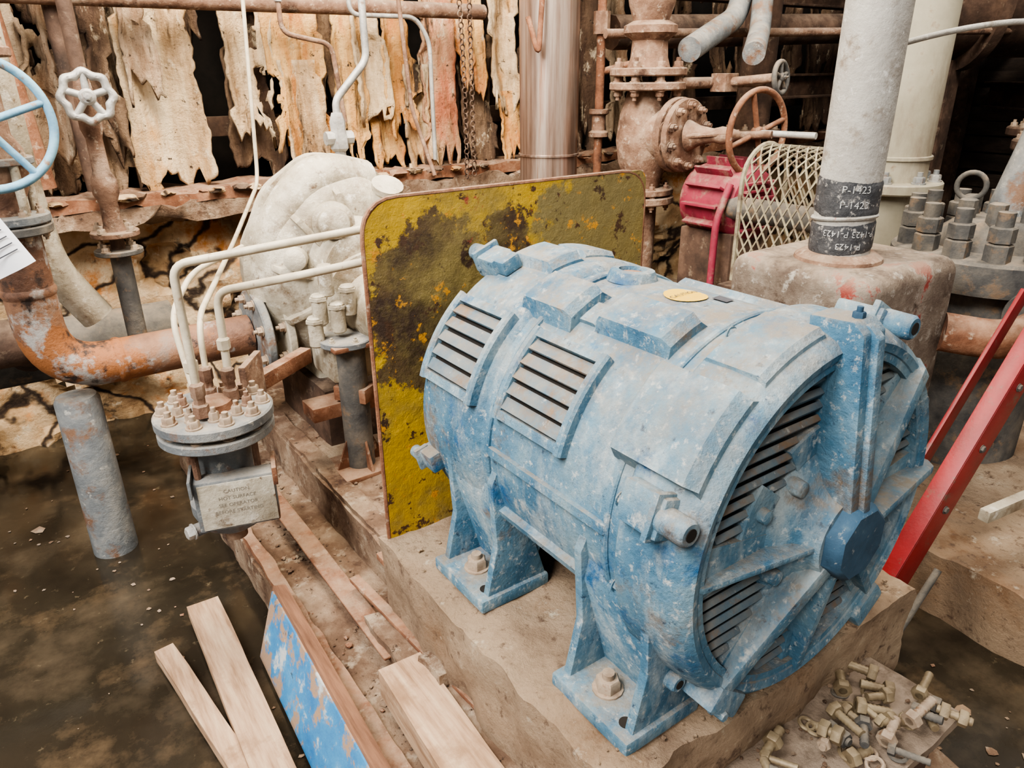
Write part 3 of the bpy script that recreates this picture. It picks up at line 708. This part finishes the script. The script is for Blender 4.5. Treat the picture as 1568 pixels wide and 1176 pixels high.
for i in range(240):
    x=random.uniform(-1.3,.38); y=random.uniform(.8,3.5)
    if i>190: x=random.uniform(1.5,2.05); y=random.uniform(-.2,.9)
    r=abs(random.gauss(0,.006))+.002
    if i%30==0: r=.024
    n=random.randint(4,7); a0=random.random()*6
    b.add([V((x+r*random.uniform(.5,1.3)*math.cos(a0+6.28*k/n),y+r*random.uniform(.5,1.3)*math.sin(a0+6.28*k/n),.0025)) for k in range(n)],[list(range(n))],random.choice(['mud','concrete','rust','ply']))
b.fin()

# ------------------------------------------------------------------ right side
b=B('rusty_pump_pedestal')
t=bmesh.new(); bmesh.ops.create_cube(t,size=1)
for v in t.verts: v.co=V((v.co.x*.52,v.co.y*.48,v.co.z*.82))
bmesh.ops.bevel(t,geom=list(t.edges),offset=.05,segments=5,affect='EDGES',profile=.5)
b.merge(t,Matrix.Translation((2.15,1.25,.61)),'pedestal')
b.lathe((2.08,1.23,1.01),(0,0,1),[(0,.13),(.02,.125),(.035,.10)],'rustvalve',32)
b.fin()
b=B('vertical_service_pipe')
px,py=2.08,1.23
b.lathe((px,py,1.02),(0,0,1),[(0,.095),(.01,.088),(.05,.086),(1.6,.086)],'greypipe',40)
def tape(z0,z1,ph):
    n=48; vs=[];fs=[]; m=8
    for k in range(m+1):
        for i in range(n):
            a=2*math.pi*i/n; w=k/m; r=.0885+.002*noise.noise(V((math.cos(a)*3,math.sin(a)*3,w*5+ph)))+ (0.001 if 0<k<m else -.004)
            vs.append(V((px+r*math.cos(a),py+r*math.sin(a),z0+(z1-z0)*w+.008*math.sin(a+ph))))
    for k in range(m):
        for i in range(n):
            j=(i+1)%n; fs.append([k*n+i,k*n+j,(k+1)*n+j,(k+1)*n+i])
    b.add(vs,fs,'tape')
tape(1.155,1.265,.5); tape(1.045,1.14,2)
b.torus((px,py,1.148),(0,.1,1),.088,.006,'greypipe',seg=40,ss=6)
def onpipe(z,flip=1):
    a0=math.atan2(-py,-px)+.25
    return lambda c: V((px+.0925*math.cos(a0+c.x*flip/.0925),py+.0925*math.sin(a0+c.x*flip/.0925),z+c.y*flip))
b.text('P-1423',.029,onpipe(1.226),'white'); b.text('P-1423',.029,onpipe(1.183),'white')
b.text('P-1423 P-1423',.026,onpipe(1.118,-1),'white'); b.text('P-1423',.026,onpipe(1.082,-1),'white')
b.fin()

b=B('stainless_riser')
b.cyl((2.34,3.0,0),(2.34,3.0,2.9),.142,'stainless',seg=64); b.flange((2.34,3.0,1.18),(0,0,1),.15,.012,'stainless',nb=0)
b.tube([(2.14,2.9,1.78),(2.17,2.86,1.62),(2.2,2.87,1.9)],.012,'rust'); b.fin()

b=B('rusty_gate_valve')
vx,vy=2.62,2.62
b.cyl((vx,vy,.0),(vx,vy,.95),.075,'rustvalve')
b.flange((vx,vy,.98),(0,0,1),.155,.035,'rustvalve',nb=8,both=True,bm_='rustvalve'); b.flange((vx,vy,1.02),(0,0,1),.15,.03,'rustvalve',nb=8,bm_='rustvalve')
b.lathe((vx,vy,1.03),(0,0,1),[(0,.08),(.05,.09),(.12,.12),(.22,.135),(.34,.12),(.40,.10),(.44,.09)],'rustvalve',40)
b.flange((vx,vy,1.49),(0,0,1),.175,.035,'rustvalve',nb=8,both=True,bm_='rustvalve',br=.02); b.flange((vx,vy,1.55),(0,0,1),.175,.035,'rustvalve',nb=8,bm_='rustvalve',br=.02)
b.lathe((vx,vy,1.56),(0,0,1),[(0,.10),(.05,.085),(.12,.08),(.15,.12),(.18,.12),(.20,.08),(.26,.10),(.34,.115),(.6,.10)],'rustvalve',36)
b.flange((vx+.05,vy-.16,1.28),(.1,-1,0),.165,.035,'rustvalve',nb=10,bm_='rustvalve',br=.018); b.flange((vx+.05,vy-.205,1.28),(.1,-1,0),.16,.03,'rustvalve',nb=10,bm_='rustvalve',br=.018)
b.cyl((vx,vy,1.28),(vx+.05,vy-.2,1.28),.12,'rustvalve')
b.lathe((vx+.06,vy-.22,1.28),(.30,-1,.05),[(0,.07),(.05,.045),(.12,.03),(.16,.038),(.20,.03),(.24,.016),(.38,.016)],'rustvalve',24)
for s_ in (-1,1): b.cyl((vx+.06+s_*.05,vy-.24,1.28),(vx+.13+s_*.03,vy-.42,1.30),.011,'rustvalve',seg=8)
b.wheel((vx+.18,vy-.50,1.30),(-.05,-1,0.0),.175,.014,'rust',spokes=4,hub=.028)
b.cyl((vx+.18,vy-.50,1.30),(vx+.22,vy-.76,1.30),.014,'silver',seg=12)
b.fin()
b=B('small_hand_valve')
b.cyl((2.95,2.45,1.50),(3.0,2.2,1.52),.02,'rustvalve'); b.box((2.95,2.45,1.50),(.09,.09,.08),'rustvalve'); b.cyl((2.70,2.5,1.50),(3.3,2.5,1.50),.025,'rustvalve')
b.wheel((3.0,2.18,1.52),(.2,-1,.1),.065,.012,'greydk',spokes=5,hub=.02); b.fin()
b=B('overhead_grey_elbow_pipe')
b.tube([(2.95,2.3,1.62),(3.3,2.55,1.74),(3.6,2.8,2.4)],.05,'grey',bend=.1,seg=24)
b.tube([(2.75,2.5,1.64),(3.3,2.7,1.80),(3.6,2.85,2.3)],.055,'grey',bend=.1,seg=24); b.fin()
b=B('crimson_pump_motor')
mx,my,mz=2.78,2.40,1.0
b.lathe((mx,my,mz),(0,-1,0),[(0,.10),(.02,.15),(.06,.165),(.28,.165),(.32,.15),(.34,.08)],'magenta',40)
for i in range(14):
    a=i*2*math.pi/14; b.box((mx+.175*math.cos(a),my-.17,mz+.175*math.sin(a)),(.05,.20,.012),'magenta',rot=Matrix.Rotation(-a,4,'Y'),bev=.002)
for i in range(7): b.box((mx,my-.345,mz-.1+i*.033),(.20,.02,.012),'magenta',bev=.002)
b.box((mx,my-.17,.50),(.26,.3,.76),'rustdk',bev=.01)
b.tube([(mx-.22,my-.3,.5),(mx-.22,my-.3,.95),(mx-.15,my-.3,1.1)],.016,'magenta')
b.fin()
b=B('expanded_metal_guard')
gx,gya,gyb,gr=2.66,1.58,1.95,.145; zc=1.13
def gp(u,v):
    L1=.40; tot=2*L1+math.pi*gr; s=v*tot
    if s<L1: return V((gx-gr,u,zc-L1+s))
    if s<L1+math.pi*gr:
        a=math.pi-(s-L1)/gr; return V((gx+gr*math.cos(a),u,zc+gr*math.sin(a)))
    return V((gx+gr,u,zc-(s-L1-math.pi*gr)))
nu,nv=9,34
for j in range(nv):
    for i in range(nu):
        u0=(i+(.5 if j%2 else 0))/nu
        for sg in (-1,1):
            ua=gya+(gyb-gya)*min(1,max(0,u0)); ub=gya+(gyb-gya)*min(1,max(0,u0+sg*.5/nu))
            b.tube([gp(ua,j/nv),gp(ub,(j+1)/nv)],.0042,'meshy',seg=4)
for j in range(20):
    for i in range(10):
        u0=-gr+2*gr*(i+(.5 if j%2 else 0))/10
        for sg in (-1,1):
            u1=u0+sg*gr/10; za=-.40+j*.026; zb=za+.026
            if abs(u1)>gr or abs(u0)>gr: continue
            if zb>0 and (u1*u1+zb*zb>gr*gr): continue
            b.tube([(gx+u0,gya,zc+za),(gx+u1,gya,zc+zb)],.0042,'meshy',seg=4)
for u in (gya,gyb): b.tube([gp(u,v/40) for v in range(41)],.011,'meshy',bend=.001,seg=6,n=1)
b.cyl((gx,1.5,1.0),(gx,2.1,1.0),.05,'greydk')
b.box((gx,1.77,.40),(.3,.5,.6),'rustdk')
b.fin()
b=B('cream_riser_pipe')
b.cyl((3.55,1.9,.1),(3.55,1.9,2.8),.155,'creampipe',seg=48); b.flange((3.55,1.9,1.04),(0,0,1),.23,.05,'creampipe',nb=8,bm_='grey',br=.025); b.flange((3.55,1.9,1.17),(0,0,1),.165,.02,'creampipe',nb=0)
b.fin()
b=B('flanged_pump_head')
hx,hy=2.86,1.12
b.cyl((hx,hy,.1),(hx,hy,.86),.23,'greydk',seg=48)
b.lathe((hx,hy,.84),(0,0,1),[(0,.20),(.02,.31),(.05,.32),(.12,.32),(.13,.31),(.14,.20),(.19,.17),(.23,.12)],'greydk',56)
for i in range(14):
    a=i*2*math.pi/14; p=V((hx+.265*math.cos(a),hy+.265*math.sin(a),.97))
    b.cyl(p,p+V((0,0,.16)),.026,'greydk',seg=14); b.lathe(p,(0,0,1),[(0,.041),(.055,.041),(.06,.036)],'greydk',6); b.lathe(p+V((0,0,.065)),(0,0,1),[(0,.040),(.045,.040),(.05,.035)],'greydk',6)
for i in range(6):
    a=i*2*math.pi/6+.3; p=V((hx+.11*math.cos(a),hy+.11*math.sin(a),1.06)); b.lathe(p,(0,0,1),[(0,.03),(.07,.03),(.075,.022)],'greydk',6)
b.torus((hx-.03,hy+.1,1.17),(1,.3,0),.045,.009,'greydk',seg=24)
b.tube([(hx+.10,hy+.02,1.05),(hx+.25,hy-.02,1.5),(hx+.45,hy,2.2)],.07,'grey',bend=.1,seg=24)
b.fin()
b=B('rusty_elbow_pipe')
b.tube([(2.38,1.02,.78),(2.50,.86,.76),(2.85,.78,.86),(3.2,.7,1.0)],.062,'rust',bend=.15,seg=28)
b.flange((2.62,.83,.80),(1,-.1,.2),.12,.03,'greydk',nb=8,bm_='silver'); b.flange((2.67,.825,.81),(1,-.1,.2),.12,.03,'rust',nb=8,bm_='silver')
b.box((2.95,.76,.45),(.08,.08,.7),'rustdk')
b.fin()
b=B('red_steel_brace')
p0=V((1.70,.76,.02)); p1=V((2.42,.72,.95)); d=(p1-p0); R=d.to_track_quat('Z','Y').to_matrix().to_4x4(); c=(p0+p1)/2
b.box(c,(.012,.09,d.length),'red',rot=R,bev=.002)
b.box(c+R@V((.02,.045,0)),(.05,.010,d.length),'red',rot=R,bev=.002); b.box(c+R@V((.02,-.045,0)),(.05,.010,d.length),'red',rot=R,bev=.002)
for k in (-.35,-.1,.1,.3): b.hexb(c+R@V((-.006,0,k)),R@V((-1,0,0)),.010,.008,'greydk')
b.box(c+R@V((.12,-.02,0)),(.012,.05,d.length),'red',rot=R,bev=.002)
b.box((2.25,.62,.42),(.45,.03,.035),'cream',rot=Matrix.Rotation(-8*D2R,4,'Z'))
b.cyl((1.68,.70,.0),(1.90,.68,.28),.010,'greydk')
b.fin()

# ------------------------------------------------------------------ small pipes
b=B('overhead_conduit_run')
b.cyl((-1,3.5,1.84),(2.3,3.5,1.84),.035,'rustvalve')
b.fin()
def smallpipe(name,pts,r,m='rustvalve',bend=.05):
    b=B(name); b.tube(pts,r,m,bend=bend,seg=10); return b
b=smallpipe('wall_conduit',[(1.20,3.4,2.4),(1.20,3.4,1.72),(1.42,3.4,1.68),(1.45,3.4,1.35)],.011,'rustvalve'); b.lathe((1.20,3.4,1.84),(0,0,1),[(0,.018),(.04,.018)],'silver',6); b.fin()
smallpipe('wall_conduit',[(1.52,3.4,2.3),(1.52,3.4,1.80),(1.85,3.4,1.80),(1.92,3.4,1.70),(1.92,3.4,1.15)],.011,'silver').fin()
smallpipe('wall_conduit',[(1.70,3.35,2.4),(1.75,3.3,1.4),(1.80,3.2,1.1)],.010,'rustvalve').fin()
smallpipe('wall_conduit',[(.12,3.5,2.4),(.2,3.5,1.15)],.045,'rust').fin()
smallpipe('wall_conduit',[(.36,3.55,2.4),(.38,3.55,1.12)],.03,'rustdk').fin()
b=B('hanging_chain')
for i in range(44):
    z=2.1-i*.024; b.torus((2.02+.03*math.sin(i*.05),3.3,z),(1,0,0) if i%2 else (0,1,0),.013,.0035,'rustdk',seg=12,ss=5)
    b.torus((2.09,3.3,z+.01),(0,1,0) if i%2 else (1,0,0),.013,.0035,'rustdk',seg=12,ss=5)
b.fin()
b=smallpipe('vertical_drain_line',[(2.62,2.95,2.4),(2.62,2.95,0)],.022,'rust'); b.lathe((2.62,2.95,1.25),(0,0,1),[(0,.05),(.02,.05),(.03,.035),(.10,.035),(.11,.05),(.13,.05)],'rustvalve',16)
b.lathe((2.62,2.95,1.72),(0,0,1),[(0,.04),(.1,.04)],'rustvalve',8); b.tube([(2.62,2.95,1.55),(2.85,2.9,1.6),(2.85,2.9,1.75)],.018,'rust'); b.fin()
smallpipe('flexible_cable',[(2.30,1.35,1.60),(2.55,1.25,1.66),(2.80,1.12,1.69),(3.1,.95,1.62),(3.3,.75,1.42)],.009,'greypipe',bend=.2).fin()
smallpipe('horizontal_steam_line',[(2.6,2.9,1.72),(6.5,2.2,1.78)],.022,'rustvalve').fin()
smallpipe('horizontal_header_pipe',[(3.0,3.3,1.75),(6.9,2.9,1.85)],.09,'rustdk').fin()
for (x,y,r,m) in [(3.9,3.0,.10,'rustdk'),(4.6,2.6,.14,'greydk'),(5.2,1.9,.12,'rustdk'),(4.9,1.0,.09,'rustdk')]:
    b=B('background_riser_pipe'); b.cyl((x,y,0),(x,y,3),r,m); b.flange((x,y,1.2),(0,0,1),r*1.7,.05,m,nb=8); b.fin()
b=B('background_horizontal_vessel'); b.lathe((5.0,3.0,1.95),(1,-.6,0),[(0,.15),(.05,.28),(.12,.34),(.6,.34),(.61,.42),(.68,.42),(.69,.34),(1.3,.34),(1.4,.2)],'rustdk',40); b.box((5.5,2.7,.8),(.14,.14,1.6),'rustdk'); b.fin()
def ibeam(name,p0,p1,h,w,m):
    b=B(name); p0=V(p0);p1=V(p1); d=p1-p0; R=d.to_track_quat('X','Z').to_matrix().to_4x4(); c=(p0+p1)/2
    b.box(c,(d.length,.012,h),m,rot=R); b.box(c+V((0,0,h/2)),(d.length,w,.015),m,rot=R); b.box(c-V((0,0,h/2)),(d.length,w,.015),m,rot=R); b.fin()
ibeam('steel_beam',(3.2,3.4,2.05),(6.9,3.4,2.05),.2,.12,'rustdk'); ibeam('steel_beam',(4.5,.2,1.35),(6.9,3.0,1.35),.18,.12,'rustdk'); ibeam('steel_beam',(4.2,3.3,1.45),(6.9,3.3,1.45),.14,.12,'rustdk')
b=B('background_pump'); b.lathe((4.3,1.6,.7),(0,-1,0),[(0,.2),(.05,.4),(.3,.42),(.4,.3),(.6,.2),(.7,.2)],'rustdk',40); b.box((4.3,1.4,.3),(.6,.9,.5),'rustdk',bev=.02); b.flange((4.3,1.5,1.2),(0,0,1),.2,.05,'rustdk'); b.cyl((4.3,1.5,.9),(4.3,1.5,1.2),.12,'rustdk'); b.fin()

b=B('paper_tag')
R=Matrix.Rotation(-6*D2R,4,'Z')@Matrix.Rotation(-24*D2R,4,'Y')
vs=[];fs=[]
for i in range(7):
    for j in range(9):
        vs.append(V((-.030,2.38,1.14))+R@V(((i/6-.5)*.15,.008*math.sin(i),(j/8-.5)*.17)))
for i in range(6):
    for j in range(8): a=i*9+j; fs.append([a,a+9,a+10,a+1])
b.add(vs,fs,'paper')
for j in range(5): b.box(V((-.015,2.368,1.14))+R@V((0,0,.05-j*.02)),(.09,.001,.003),'ink',rot=R,bev=0)
b.tube([(-.06,2.38,1.21),(-.03,2.42,1.30),(.0,2.5,1.36)],.002,'ink',seg=5)
b.fin(recalc=False)

# ------------------------------------------------------------------ light
w=bpy.data.worlds.new('World'); scene.world=w; w.use_nodes=True
bg=w.node_tree.nodes['Background']; bg.inputs[0].default_value=(1.0,.95,.88,1); bg.inputs[1].default_value=.50
def area(n,loc,tgt,e,sz,c):
    l=bpy.data.lights.new(n,'AREA'); l.energy=e; l.size=sz; l.color=c
    o=bpy.data.objects.new(n,l); COL.objects.link(o); o.location=loc
    o.rotation_euler=(V(tgt)-V(loc)).to_track_quat('-Z','Y').to_euler()
area('overhead_soft_fill',(-1.0,.9,3.2),(.9,1.3,.6),190,1.2,(1,.98,.94))  # added softbox-style area light from upper left, no roof opening modelled
area('back_wall_fill',(.9,2.1,3.4),(1.3,3.7,1.4),240,1.2,(1,.90,.74))  # added area light to brighten the back wall, not a fixture
area('right_side_fill',(3.3,.9,3.8),(2.9,2.0,1.0),120,1.2,(1,.93,.82))  # added area light that lifts the right-hand background
sun=bpy.data.lights.new('sun','SUN'); sun.energy=2.0; sun.angle=.2; sun.color=(1,.96,.90)
so=bpy.data.objects.new('sun',sun); COL.objects.link(so); so.rotation_euler=V((.70,.34,-.62)).to_track_quat('-Z','Y').to_euler()
